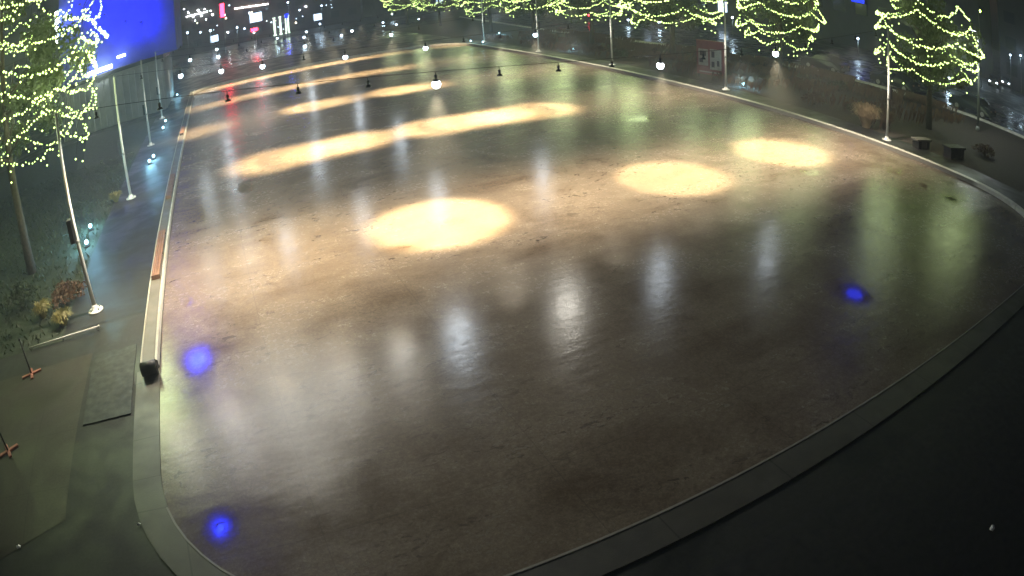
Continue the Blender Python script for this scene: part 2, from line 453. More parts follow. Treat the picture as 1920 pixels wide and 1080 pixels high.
# ------------------------------------------------------------------ poles and cables
LP = [(-4.99, 18.2), (-5.06, 30.9), (-5.2, 44.7), (-5.3, 57.6), (-5.3, 70.8)]
RP = [(28.8, 18.6), (29.1, 31.7), (28.9, 44.5), (28.9, 56.8), (29.7, 71.5)]
PH = 5.85
def make_pole(h=PH, r0=.075, r1=.048, m=None, base=True):
    e = empty('cable_pole', (0, 0, .006))
    m = m or M['pole']
    MB().tube([(0, 0, .05), (0, 0, h*.45), (0, 0, h)], [r0, (r0+r1)/2, r1], 14).build('shaft', m, e)
    bp = MB().lathe([(.27, 0), (.27, .035), (.25, .05), (.12, .055), (.105, .17), (.085, .20)], (0, 0, 0), 20).build('base_plate', M['pole'], e)
    for k in range(4):
        a = PI/4+k*PI/2
        MB().lathe([(.024, 0), (.024, .05), (.012, .06)], (.19*math.cos(a), .19*math.sin(a), .05), 6).build('bolt', M['steel'], bp)
    MB().lathe([(r0*.98, 0), (r0*1.12, .01), (r0*1.12, .09), (r0*.98, .10)], (0, 0, h*.36), 14).build('collar', M['steel'], e)
    MB().lathe([(r1*1.3, 0), (r1*1.4, .04), (r1*.6, .09)], (0, 0, h), 12).build('cap', M['steel'], e)
    MB().tube([(0, 0, h-.12), (.14, 0, h-.10)], .018, 8).build('cable_hook', M['steel'], e)
    return e
pole0 = make_pole()
lab = {}
PL = ['pale cable pole on the left side nearest the camera, with a junction box', 'second pale cable pole along the left side, beside a yellow shrub', 'third pale cable pole along the left side, in front of the ribbed wall', 'fourth pale cable pole along the left side, before the right end of the ribbed wall', 'farthest thin cable pole on the left side, at the rink corner']
PR = ['nearest pale cable pole on the right side, beside the tan grass', 'pale cable pole in front of the red notice board', 'third pale cable pole along the right side of the rink', 'fourth pale cable pole along the right side of the rink', 'farthest pale cable pole on the right side, between two ground lights']
used = False
for pts, labs, rz in ((LP, PL, 0), (RP, PR, PI)):
    for (x, y), lb in zip(pts, labs):
        o = copy_tree(pole0) if used else pole0
        used = True
        o.location = (x, y, .006); o.rotation_euler = (0, 0, rz)
        tag(o, lb, 'pole', 'pale poles along both sides of the rink')
        if lb == PL[0]:
            MB().box(-.22, -.12, 2.15, -.066, .12, 2.85, .02).build('junction_box', M['shade'], o)
ROWY = [18.4, 31.0, 44.5, 57.3, 71.0]
def cable_z(n): return 4.32+.00545*(n-11.9)**2
PITCH = 1.95
def make_pendant():
    e = empty('pendant_lamp', (0, 0, 0))
    MB().tube([(0, 0, .0), (0, 0, -.08)], .012, 8).build('stem', M['cable'], e)
    MB().lathe([(.025, -.08), (.042, -.09), (.042, -.17), (.030, -.20)], (0, 0, 0), 12).build('socket', M['shade'], e)
    MB().lathe([(.030, -.20), (.06, -.215), (.095, -.265), (.09, -.27), (.055, -.225), (.025, -.21)], (0, 0, 0), 20).build('shade', M['shade'], e)
    return e
pend0 = make_pendant(); first = True
def lens(kind, e):
    if kind == 'down':
        MB().lathe([(.04, -.255), (.085, -.262), (.04, -.272)], (0, 0, 0), 16).build('lens', M['lens'], e)
    elif kind == 'burst':
        MB().ball((0, 0, -.36), .13, 14, 10).build('bulb', M['burst'], e)
    elif kind == 'far':
        MB().ball((0, 0, -.36), .12, 12, 8).build('bulb', M['far_lens'], e)
    else:
        MB().lathe([(.04, -.255), (.085, -.262), (.04, -.272)], (0, 0, 0), 16).build('lens', M['lens_off'], e)
# which lamps of each row are on: {index: (lens, spot power)}
WARM = (1., .79, .46)
SP = 2.7
rows = [
    {-1: ('down', 500), 0: ('down', 900), 1: ('down', 520), 2: ('down', 260), 3: ('burst', 6500), 5: ('down', 480), 7: ('burst', 5200), 10: ('burst', 5200), 9: ('off', 900), 4: ('off', 1000), -2: ('down', 420), 6: ('off', 800), 8: ('off', 900), 11: ('off', 900), 12: ('off', 900)},
    {0: ('far', 2000), 1: ('far', 5600), 2: ('off', 4600), 3: ('far', 5800), 5: ('far', 5600), 6: ('off', 5200), 8: ('far', 5600), 7: ('off', 5600), 12: ('off', 1000), -1: ('far', 900), 9: ('off', 900)},
    {-1: ('far', 3200), 3: ('far', 6400), 4: ('off', 2600), 6: ('far', 6800), 7: ('off', 3200), 1: ('off', 1400), 0: ('far', 1600), 9: ('off', 900), 12: ('off', 1200)},
    {-1: ('off', 3000), 0: ('far', 3200), 1: ('off', 3600), 2: ('off', 4600), 3: ('off', 5800), 4: ('off', 6800), 5: ('off', 6800), 6: ('far', 6800), 7: ('off', 5800), 8: ('off', 3600), 10: ('off', 1500)},
    {-1: ('off', 4200), 0: ('off', 5200), 1: ('off', 6800), 2: ('off', 6800), 3: ('off', 6800), 4: ('off', 6800), 5: ('far', 6800), 6: ('off', 6800), 7: ('off', 6800), 8: ('off', 5200), 9: ('off', 3200), 10: ('off', 2200), 13: ('off', 7000)},
]
RN = ['nearest', 'second', 'third', 'fourth', 'farthest']
for ri in range(5):
    rows[ri].setdefault(-2, ('off', 300)); rows[ri].setdefault(14, ('off', 300)); rows[ri].setdefault(13, ('off', 800))  # end lamps added to brighten the poles and the right kerb
for ri, y in enumerate(ROWY):
    lx, rx = LP[ri][0]+.14, RP[ri][0]-.14
    ly, ry = LP[ri][1], RP[ri][1]
    cpts = []
    for k in range(41):
        n = lx+(rx-lx)*k/40
        cpts.append((n, ly+(ry-ly)*k/40, cable_z(n)))
    tag(MB().tube(cpts, .009, 6).build('overhead_cable', M['cable']), 'black overhead cable sagging between two poles, %s row from the camera' % RN[ri], 'cable', 'cables strung across the rink')
    order = 0
    for k in range(-2, 15):
        n = .24+PITCH*k
        st = rows[ri].get(k)
        if ri > 0 and st is None: continue
        order += 1
        yy = ly+(ry-ly)*(n-lx)/(rx-lx)
        e = pend0 if first else copy_tree(pend0); first = False
        e.location = (n, yy, cable_z(n)-.014)
        e['_kind'] = st[0] if st else ''
        w = {'down': 'dark pendant lamp glowing underneath', 'burst': 'brilliant white pendant lamp', 'far': 'bluish-white glowing pendant lamp', 'off': 'dim shaded pendant lamp'}[st[0]] if st else 'dark unlit pendant lamp'
        tag(e, '%s, %s from the left on the %s overhead cable' % (w, ORD[order-1], RN[ri]), 'pendant lamp', 'pendant lamps on the overhead cables')
pl = [o for o in bpy.data.objects if o.name.startswith('pendant_lamp')]
for o in pl:
    kd = o['_kind']; del o['_kind']
    ri = min(range(5), key=lambda i: abs(ROWY[i]-o.location.y)); k = round((o.location.x-.24)/PITCH)
    if not kd: continue
    lens(kd, o)
    p = rows[ri][k][1]
    if p > 2000:
        bm_ = add_light(o, (0, 0, -.56), 'SPOT', p*SP*(1.5, .75, .65, .34, .34)[ri]*(.75 if (ri, k) in ((0, 7), (0, 10)) else 1.), WARM, .12, 'lamp_beam', 66 if ri == 0 else 72, 1.)
        ax, ay = {3: (-.25, 0), 7: (.35, -.2), 10: (.85, .4)}[k] if ri == 0 else (0, 0)      # heads tilted a little on their stems
        bm_.rotation_euler = Vector((ax, ay, -4.)).to_track_quat('-Z', 'Y').to_euler()
    if kd == 'down':
        add_light(o, (0, 0, -.34), 'SPOT', p*{0: 2.1, -1: 1.1, 1: .75, 2: .8}.get(k, .42), (.98, .93, .82), .11 if k == 0 else .16, 'lamp_glare', 168, .25)
        add_light(o, (0, 0, -.38), 'SPOT', p*.95+270, (1., .74, .38), .12, 'lamp_spill', 118, .8)
    elif kd in ('burst', 'far'): add_light(o, (0, 0, -.56), 'POINT', {3: 150, 7: 70, 10: 50}[k] if kd == 'burst' else 75, (.80, .90, 1.), .04, 'lamp_glow')
    if ri == 0 and kd != 'down' or p <= 2000 and kd == 'off' and k not in (-2, 14): add_light(o, (0, 0, -.36), 'SPOT', min(p, 900)*(1.7 if ri == 0 else 1.4), (1., .85, .64), .15, 'lamp_spill', 121, .8)
    if k in (-2, 14):      # added fill spot, aimed at the neighbouring pole to brighten it
        q = Vector((LP[ri][0], LP[ri][1], 1.6)) if k < 0 else Vector((RP[ri][0], RP[ri][1], 1.6))
        g_ = add_light(o, (0, 0, -.36), 'SPOT', 1500, (1., .95, .84), .06, 'pole_fill', 46, .9)
        g_.rotation_euler = (q-o.location).to_track_quat('-Z', 'Y').to_euler()

# ------------------------------------------------------------------ ground uplights
def make_up():
    e = empty('ground_light', (0, 0, .01))
    MB().lathe([(.13, 0), (.13, .05), (.115, .06)], (0, 0, 0), 16).build('housing', M['shade'], e)
    MB().tube([(0, 0, .05), (0, 0, .13)], .02, 8).build('stem', M['shade'], e)
    MB().ball((0, 0, .20), .095, 12, 8).build('lens', M['uplens'], e)
    return e
up0 = make_up()
add_light(up0, (0, 0, .42), 'POINT', 210, (.30, .72, 1.), .04, 'lamp_glow')
ups = [((-6.46, 25.0), 'cyan ground light in the left bed, nearest the camera'), ((-6.68, 27.3), 'cyan ground light in the left bed, just behind the nearest one'),
       ((-4.66, 38.0), 'cyan ground light on the left path below the third pole'), ((-4.5, 39.2), 'cyan ground light close to the third left pole, farther of the pair'),
       ((-4.65, 50.2), 'cyan ground light on the left path before the ribbed wall'), ((-4.7, 53.8), 'small cyan ground light near the fourth left pole'),
       ((31.24, 32.3), 'cyan ground light right of the pole by the red board'), ((31.57, 55.), 'cyan ground light right of the fourth right pole'),
       ((28.4, 72.2), 'white ground light left of the farthest right pole'), ((28.6, 69.2), 'white ground light right of the farthest right pole'), ((34.9, 79.), 'small white ground light beyond the farthest right pole'),
       ((-4.7, 73.6), 'cyan ground light beyond the far left corner of the rink')]
for i, (p, lb) in enumerate(ups):
    o = up0 if i == 0 else copy_tree(up0)
    o.location = (p[0], p[1], .012); tag(o, lb, 'ground light', 'small ground lights around the rink')

# ------------------------------------------------------------------ trees with string lights
def crown_mesh(Rr, z0, z1, n, size, seed):
    rnd = random.Random(seed); mb = MB()
    cl = []
    for k in range(42):
        t = rnd.random(); a = rnd.random()*2*PI
        z = z0+(z1-z0)*t
        prof = math.sqrt(max(.05, 1-((t-.42)/.62)**2))
        r = Rr*prof*math.sqrt(rnd.random())*.95
        cl.append((r*math.cos(a), r*math.sin(a), z, rnd.uniform(.5, 1.05)))
    for i in range(n):
        c = rnd.choice(cl)
        d = Vector((rnd.gauss(0, 1), rnd.gauss(0, 1), rnd.gauss(0, .8))).normalized()*c[3]*rnd.random()**.4
        p = Vector(c[:3])+d
        u = Vector((rnd.gauss(0, 1), rnd.gauss(0, 1), rnd.gauss(0, 1))).normalized()
        w = u.cross(Vector((rnd.gauss(0, 1), rnd.gauss(0, 1), rnd.gauss(0, 1)))).normalized()
        s = size*rnd.uniform(.6, 1.3)
        mb.add([p-u*s, p+w*s*.45, p+u*s, p-w*s*.45], [(0, 1, 2, 3)])
    return mb
def trunk_mesh(Rr, z0, z1, seed):
    rnd = random.Random(seed); mb = MB()
    mb.tube([(0, 0, 0), (.03, .02, z0*.5), (-.02, .03, z0), (.05, 0, z0+(z1-z0)*.5), (0, 0, z1*.93)], [.24, .19, .17, .10, .03], 10)
    for k in range(11):
        a = rnd.random()*2*PI; zz = z0+(z1-z0)*rnd.uniform(.0, .55)
        r = Rr*rnd.uniform(.55, .85)
        mb.tube([(0, 0, zz), (r*.4*math.cos(a), r*.4*math.sin(a), zz+.5), (r*math.cos(a+.2), r*math.sin(a+.2), zz+1.+rnd.random())], [.08, .05, .015], 6)
    return mb
def swags(Rr, z0, z1, levels, seed, step, r, nsw=5, sagf=.7, stray=14):
    """one continuous string of bulbs: scalloped loops round the crown joined by short drops"""
    rnd = random.Random(seed); mb = MB(); last = None
    for li in range(levels):
        t = (li+.15)/levels; ph = rnd.random()*6
        steps = int(2*PI*Rr*max(.4, math.sin(PI*(.18+.75*t)))/step)
        sags = [rnd.uniform(.5, 1.3)*sagf for _ in range(nsw)]; offs = [rnd.uniform(-.35, .35) for _ in range(nsw+1)]; offs[-1] = offs[0]
        path = []
        for k in range(steps+1):
            a = 2*PI*k/steps; q = a/(2*PI)*nsw; i = min(int(q), nsw-1); fq = q-i
            prof = math.sqrt(max(.05, 1-((t-.42)/.62)**2))
            rad = Rr*prof*(1.02+.06*math.sin(3*a+ph))+rnd.gauss(0, .02)
            z = z0+(z1-z0)*t+offs[i]*(1-fq)+offs[i+1]*fq+.25-sags[i]*4*fq*(1-fq)+rnd.gauss(0, .03)
            path.append(Vector((rad*math.cos(a+ph), rad*math.sin(a+ph), z)))
        mb.cur = 1
        for p in path:
            if rnd.random() < .92: mb.octa(p+Vector((rnd.gauss(0, .02), rnd.gauss(0, .02), rnd.gauss(0, .025))), r*rnd.uniform(.6, 1.25))
        mb.cur = 0
        mb.tube(path, .007, 4, False)
        if last is not None: mb.tube([last, (last+path[0])*.5+Vector((0, 0, -.15)), path[0]], .007, 4, False)
        last = path[-1]
        for k in range(stray):     # bulbs on short drops
            p = rnd.choice(path); q = p*1.0+Vector((-p.x*rnd.uniform(0, .12), -p.y*rnd.uniform(0, .12), -rnd.uniform(.08, .8)))
            mb.tube([p, q], .007, 4, False); mb.cur = 1; mb.octa(q, r); mb.cur = 0
    return mb
# left tree, close
tx, ty = -9.1, 24.0
t = empty('tree', (tx, ty, .01), 0, 'big leafy tree hung with yellow-green lights at the left edge', 'tree', 'trees hung with string lights')
trunk_mesh(4.3, 4.2, 12.8, 3).build('trunk', M['bark'], t)
crown_mesh(4.5, 4.9, 13.2, 14000, .13, 4).build('crown', M['leaf'], t)
s = tag(swags(4.6, 4.9, 13.2, 11, 11, .10, .042, 6, .9, 36).build('light_string', [M['cable'], M['bulb']], None, (tx, ty, .01)), 'yellow-green string lights looped around the big left tree', 'string lights', 'string lights on the trees')

for k in range(12):
    a = k*2.4; add_light(s, (4.5*math.cos(a), 4.5*math.sin(a), 5.2+(k*5 % 12)*.62), 'POINT', 260, (.82, 1., .52), .6, 'string_glow')
# right row
tr = []
for sd in (21, 22):
    a_ = trunk_mesh(3.6, 3.1, 8.8, sd); c_ = crown_mesh(3.5, 3.3, 9.0, 8000, .15, sd+5)
    tr.append((a_, c_, swags(3.7, 3.35, 8.6, 5, sd+9, .11, .058, 5, .75)))
proto = []
for a_, c_, mb in tr:
    e1 = empty('tree', (0, 0, 0)); a_.build('trunk', M['bark'], e1); c_.build('crown', M['leaf'], e1)
    e2 = mb.build('light_string', [M['cable'], M['bulb_far']])
    for k in range(5):
        a = k*1.257+.4; add_light(e2, (3.5*math.cos(a), 3.5*math.sin(a), 4.2+.9*(k*2 % 5)), 'POINT', 135, (.82, 1., .52), 1.2, 'string_glow')
    proto.append((e1, e2))
rt = [(35.6, 19.6, 1.0, 'nearest tree of the right row, beside the tall grey street lamp'), (34.9, 32.2, .84, 'tree of the right row just right of the red notice board'),
      (35.6, 45.4, 1.2, 'tree of the right row just left of the red notice board'), (35.4, 58.0, 1.1, 'tree of the right row, fourth from the near end'), (35.6, 71., 1.05, 'tree of the right row, fifth from the near end'),
      (36., 84., 1.05, 'tree of the right row, sixth from the near end'), (37.5, 108.5, 1.15, 'tree of the right row, last but one, with a dark trunk'), (36.5, 124., 1.2, 'farthest tree of the right row, left of the others')]
uu = [False, False]
for i, (x, y, sc, lb) in enumerate(rt):
    j = i % 2
    e1, e2 = proto[j] if not uu[j] else (copy_tree(proto[j][0]), copy_tree(proto[j][1]))
    uu[j] = True
    for o in (e1, e2):
        o.location = (x, y, .012); o.rotation_euler = (0, 0, i*1.37); o.scale = (sc, sc, 1.)
    tag(e1, lb, 'tree', 'trees hung with string lights')
    tag(e2, 'string lights on the '+lb.replace(' of the right row', ' in the right row'), 'string lights', 'string lights on the trees')

# ------------------------------------------------------------------ shrubs and grasses
def tuft(name, p, r, h, n, m, label, group=None, seed=1, fan=1.):
    rnd = random.Random(seed); e = empty(name, (p[0], p[1], .012), 0, label, 'plant', group)
    mb = MB()
    for k in range(n):
        a = rnd.random()*2*PI; b = rnd.random()**.5*r*.25; ln = h*rnd.uniform(.6, 1.1); out = r*rnd.uniform(.2, 1.)*fan
        c = Vector((b*math.cos(a), b*math.sin(a), 0)); d = Vector((math.cos(a), math.sin(a), 0)); sd = Vector((-math.sin(a), math.cos(a), 0))*.016*rnd.uniform(.6, 1.6)
        p1 = c+d*out*.3+Vector((0, 0, ln*.6)); p2 = c+d*out*.75+Vector((0, 0, ln*.95)); p3 = c+d*out+Vector((0, 0, ln*.78))
        mb.add([c-sd, c+sd, p1+sd, p1-sd, p2+sd*.7, p2-sd*.7, p3], [(0, 1, 2, 3), (3, 2, 4, 5), (5, 4, 6)])
    mb.build('blades', m, e)
    MB().lathe([(r*.22, 0), (r*.18, h*.08), (.01, h*.12)], (0, 0, 0), 10).build('root_clump', M['mulch'], e)
def bush(name, p, r, h, n, m, label, group=None, seed=1, leaf=.07):
    rnd = random.Random(seed); e = empty(name, (p[0], p[1], .012), 0, label, 'shrub', group)
    mb = MB(); st = MB()
    for k in range(9):
        a = rnd.random()*2*PI; q = r*.7*rnd.random()
        st.tube([(0, 0, 0), (q*.5*math.cos(a), q*.5*math.sin(a), h*.4), (q*math.cos(a), q*math.sin(a), h*.8)], [.02, .013, .006], 5)
    for k in range(n):
        a = rnd.random()*2*PI; ph = rnd.uniform(-.2, 1.)*PI/2; rr_ = rnd.random()**.35*(1+.2*math.sin(3*a+seed))
        q = Vector((r*rr_*math.cos(a)*math.cos(ph), r*rr_*math.sin(a)*math.cos(ph), h*.45+h*.55*rr_*math.sin(ph)))
        u = Vector((rnd.gauss(0, 1), rnd.gauss(0, 1), rnd.gauss(0, 1))).normalized(); w = u.cross(Vector((rnd.gauss(0, 1), rnd.gauss(0, 1), 1))).normalized()
        s_ = leaf*rnd.uniform(.6, 1.3); mb.add([q-u*s_, q+w*s_*.5, q+u*s_, q-w*s_*.5], [(0, 1, 2, 3)])
    mb.build('foliage', m, e); st.build('stem', M['bark'], e)
tuft('ornamental_grass', (28.9+1.1, 20.9), .95, 1.25, 900, M['dry'], 'large tan ornamental grass clump left of the nearest right pole', 'grass clumps', 3)
tuft('ornamental_grass', (31.2, 20.3), .8, 1.0, 600, M['rustleaf'], 'rusty grass clump just right of the large tan one', 'grass clumps', 4)
tuft('ornamental_grass', (-6.15, 17.85), .42, .42, 420, M['yellow'], 'small pale yellow grass clump by the nearest left pole', 'grass clumps', 5)
tuft('ornamental_grass', (-7.2, 18.9), .42, .5, 380, M['yellow'], 'dull yellow grass clump deeper in the left bed', 'grass clumps', 6)
tuft('ornamental_grass', (-5.9, 31.1), .42, .45, 380, M['yellow'], 'yellow grass clump beside the second left pole', 'grass clumps', 7)
bush('shrub', (-6.3, 19.6), .75, .6, 900, M['rustleaf'], 'rusty red shrub behind the nearest left pole', 'shrubs', 8)
bush('shrub', (-8.6, 20.4), .9, .8, 900, M['shrub'], 'dark green shrub in the left bed behind the yellow clumps', 'shrubs', 9)
bush('shrub', (-7.6, 29.5), 1.0, .9, 800, M['shrub'], 'dark shrub in the left bed beside the second pole', 'shrubs', 10)
gr = random.Random(5)
NB = 0
for (x, y, r, h, m_, lb) in [(31.6, 26.2, .8, .7, 'rustleaf', 'low rusty shrub in the right bed between two poles'), (32.6, 23.6, .7, .6, 'shrub', 'low dark shrub behind the tan grass clump'),
        (33.3, 40.2, .9, .7, 'rustleaf', 'rusty shrub behind the red notice board'), (31.5, 47.5, .8, .7, 'shrub', 'dark shrub in the right bed beside the third right pole'), (32., 51.5, .9, .8, 'rustleaf', 'brown shrub in the right bed beyond the third right pole'),
        (31.4, 62., .9, .8, 'rustleaf', 'brown shrub in the right bed beyond the fourth right pole'), (33., 66.5, .9, .8, 'shrub', 'dark shrub near the far end of the right bed'),
        (37.5, 24.2, .9, .7, 'rustleaf', 'brown shrub near the street kerb, beside the second tree'), (38.6, 29.5, .8, .7, 'shrub', 'dark shrub near the street kerb behind the second tree'), (34.2, 14.4, .8, .6, 'rustleaf', 'brown shrub in front of the nearest right tree')]:
    NB += 1
    bush('shrub', (x, y), r, h, 520, M[m_], lb, 'shrubs', 30+NB, .09)
# low dry ground cover over the right bed
gc = MB()
for k in range(9000):
    y = gr.uniform(20, 75); lim = 40.4 if y > 50 else 46.5-(y-15)*.13
    x = lim-(lim-30.2)*gr.random()**1.7
    if math.sin(x*1.1+2*math.sin(y*.31))+math.sin(y*.83+x*.4) < gr.uniform(-.3, .6): continue; h = gr.uniform(.04, .17); a = gr.random()*6.28
    d = Vector((math.cos(a), math.sin(a), 0)); s_ = Vector((-d.y, d.x, 0))*gr.uniform(.02, .05); c = Vector((x, y, .01))
    gc.add([c-s_, c+s_, c+d*.09+Vector((0, 0, h))+s_*.5, c+d*.2+Vector((0, 0, h*.9))], [(0, 1, 2, 3)])
tag(gc.build('ground_cover', M['rustleaf']), 'low dry brown ground cover in the bed along the right side', 'ground cover', None, 'stuff')
gl = MB()
for k in range(5200):
    x = gr.uniform(-20, -6.1); y = gr.uniform(17, 44); h = gr.uniform(.06, .2); a = gr.random()*6.28
    d = Vector((math.cos(a), math.sin(a), 0)); s_ = Vector((-d.y, d.x, 0))*gr.uniform(.02, .05); c = Vector((x, y, .01))
    gl.add([c-s_, c+s_, c+d*.07+Vector((0, 0, h))+s_*.5, c+d*.14+Vector((0, 0, h*.9))], [(0, 1, 2, 3)])
tag(gl.build('ground_cover', M['shrub']), 'dark green ground cover under the big left tree', 'ground cover', None, 'stuff')

# ------------------------------------------------------------------ notice board, benches, street lamp
ang = math.atan2(-2.14, .66)
e = empty('notice_board', (31.22, 37.05, .01), ang, 'dull red notice board with two pale posters beside a pole', 'notice board')
MB().box(0, -.05, .22, 2.24, .05, 2.62, .015).build('panel', M['red'], e)
for x in (.10, 2.14): MB().box(x-.05, .055, 0, x+.05, .14, 2.62).build('post', M['shade'], e)
MB().box(-.04, -.07, 2.622, 2.28, .15, 2.70, .01).build('top_cap', M['red'], e)
p1 = MB().box(.16, -.064, .85, .96, -.052, 2.05).build('poster', M['poster'], e)
MB().box(.28, -.068, 1.55, .80, -.0645, 1.9).build('print', M['ink'], p1)
MB().box(.24, -.068, 1.05, .55, -.0645, 1.35).build('print', M['ink'], p1)
p2 = MB().box(1.12, -.064, .62, 2.06, -.052, 2.1).build('poster', M['poster'], e)
for q in ((1.25, 1.5, 1.5, 1.95), (1.7, .9, 1.9, 1.3), (1.25, .8, 1.5, 1.2)): MB().box(q[0], -.068, q[1], q[2], -.0645, q[3]).build('print', M['ink'], p2)
MB().box(.22, -.056, .36, 2.02, -.052, .45).build('caption_strip', M['poster'], e)
def block(x, y, rz, m, l, w, h, label):
    e = empty('bench', (x, y, .012), rz, label, 'bench', 'blocky benches by the right path')
    MB().box(-l/2, -w/2, h-.10, l/2, w/2, h, .012).build('seat', m, e)
    for s_ in (-1, 1): MB().box(s_*(l/2-.25)-.12, -w/2+.04, 0, s_*(l/2-.25)+.12, w/2-.04, h-.102).build('leg', M['black'], e)
    MB().box(-l/2+.4, -w/2+.06, .06, l/2-.4, -w/2+.10, h-.12).build('front_panel', m, e)
block(30.6, 15.0, -.25, M['black'], 1.5, .7, .62, 'black blocky bench on the wet path before the street lamp')
block(29.9, 16.9, -.25, M['board'], 1.2, .6, .5, 'grey-brown blocky bench left of the black one')
e = empty('street_lamp', (41.9, 18.46, .012), 0, 'tall grey street lamp at the right behind the nearest tree', 'street lamp')
MB().tube([(0, 0, .1), (0, 0, 3.2), (0, 0, 6.9)], [.11, .09, .06], 12).build('pole', M['pole_grey'], e)
MB().lathe([(.2, 0), (.2, .12), (.12, .3)], (0, 0, 0), 14).build('base', M['pole_grey'], e)
MB().tube([(0, 0, 6.8), (-.3, -.05, 6.98), (-.9, -.15, 7.0)], .04, 8).build('arm', M['pole_grey'], e)
hd = MB().box(-1.6, -.32, 6.94, -.75, .02, 7.05, .03).build('head', M['pole_grey'], e)
MB().box(-1.5, -.27, 6.925, -.85, -.03, 6.938).build('lens', M['street'], hd)
add_light(e, (-1.17, -.15, 6.80), 'SPOT', 1000, (.88, .95, 1.), .22, 'lamp_beam', 165, .3)

# ------------------------------------------------------------------ cars along the street
def make_car(m, lights=False):
    e = empty('parked_car', (0, 0, .01))
    prof = [(-2.2, .35), (-2.22, .75), (-2.05, .95), (-1.55, 1.02), (-.95, 1.42), (-.2, 1.50), (.55, 1.44), (1.15, 1.02), (1.95, .90), (2.2, .72), (2.22, .35)]
    mb = MB(); W_ = .88; n = len(prof)
    def wz(z, s): return s*(W_ if z < 1.0 else W_-.22*(z-1.0)/.5)
    vs = []
    for s in (-1, 1):
        for x, z in prof: vs.append((x, wz(z, s), z))
    fs = [tuple(range(n)), tuple(reversed(range(n, 2*n)))]
    for i in range(n): fs.append((i, (i+1) % n, n+(i+1) % n, n+i))
    mb.add(vs, fs).build('body', m, e)
    MB().add([(-1.50, -.70, 1.055), (-1.50, .70, 1.055), (-.98, .62, 1.405), (-.98, -.62, 1.405)], [(0, 1, 2, 3)]).build('rear_window', M['glass'], e).location = (-.012, 0, .012)
    MB().add([(1.12, -.72, 1.05), (1.12, .72, 1.05), (.58, .62, 1.415), (.58, -.62, 1.415)], [(0, 1, 2, 3)]).build('windscreen', M['glass'], e).location = (.012, 0, .014)
    for s in (-1, 1):
        MB().add([(-1.3, s*(W_+.005), 1.04), (1.0, s*(W_+.005), 1.04), (.5, s*(W_-.165), 1.40), (-.85, s*(W_-.165), 1.40)], [(0, 1, 2, 3)]).build('side_window', M['glass'], e)
        for x in (-1.35, 1.35):
            w = MB().tube([(x, s*.70, .33), (x, s*.90, .33)], .33, 18).build('wheel', M['tyre'], e)
            MB().tube([(x, s*.902, .33), (x, s*.912, .33)], .2, 14).build('rim', M['steel'], w)
        MB().box(2.17, s*.6-.16, .62, 2.25, s*.6+.16, .78, .02).build('headlight', M['headlamp'] if lights else M['steel'], e)
        MB().box(-2.27, s*.62-.14, .70, -2.19, s*.62+.14, .86, .02).build('tail_light', M['taillamp'] if lights else M['wood'], e)
    return e
c0 = make_car(M['car_dark'])
for i, (x, y, rz, lb) in enumerate([(46.9, 37.6, PI/2+.13, 'dark parked car at the street kerb behind the tree by the red board'), (47.9, 30.2, PI/2+.1, 'dark parked car at the street kerb, left of the nearest right pole'), (49.2, 22.3, PI/2+.05, 'dark parked car at the street kerb behind the nearest right tree')]):
    o = c0 if i == 0 else copy_tree(c0)
    o.location = (x, y, .012); o.rotation_euler = (0, 0, rz); tag(o, lb, 'car', 'cars along the street')
c1 = make_car(M['car_silver'], True)
for i, (x, y, lb) in enumerate([(84, 34.3, 'car with white headlights on beyond the street at the right'), (92, 35.0, 'farther car with white headlights beyond the street at the right edge')]):
    o = c1 if i == 0 else copy_tree(c1)
    o.location = (x, y, .012); o.rotation_euler = (0, 0, math.atan2(-y, -x)); tag(o, lb, 'car', 'cars along the street')
q = at(1779, 147, X=60)
def lamp_post(p, label, m='far_lens', h=None, r=.16):
    e = empty('lamp_post', (p.x, p.y, .01), 0, label, 'lamp post', 'far lamp posts')
    z = p.z
    MB().tube([(0, 0, 0), (0, 0, z-.12)], [.07, .04], 8).build('pole', M['pole_grey'], e)
    MB().lathe([(.10, 0), (.2, .06), (.02, .2)], (0, 0, z+r*.8), 12).build('cap', M['shade'], e)
    MB().ball((0, 0, z), r, 12, 8).build('globe', M[m], e)
    add_light(e, (0, 0, z-.02), 'POINT', 420, (.60, .82, 1.), r+.04, 'lamp_glow')
M['globe'] = emit('lamp_globe', (.62, .80, 1.), 9)
for (px, py, X, lb) in [(1779, 147, 60, 'short lamp post beyond the street behind the nearest right tree'), (1895, 103, 88, 'white lamp post beyond the street near the right edge'), (1914, 104, 90, 'white lamp post at the right edge, beyond the street'), (1840, 107, 88, 'small white lamp post right of the tall street lamp'),
        (1578, 33, 95, 'white lamp post seen between the two nearest right trees'), (1625, 41, 95, 'white lamp post just left of the nearest right pole top'), (1608, 73, 66, 'low lamp post behind the parked cars'), (1668, 55, 90, 'white lamp post beside the nearest right pole top'),
        (1373, 33, 60, 'lamp post just right of the pole by the red board'), (1178, 37, 55, 'lamp post under the third right tree'), (1236, 42, 56, 'faint lamp post under the right side of the third right tree')]:
    lamp_post(at(px, py, X=X), lb, 'globe')
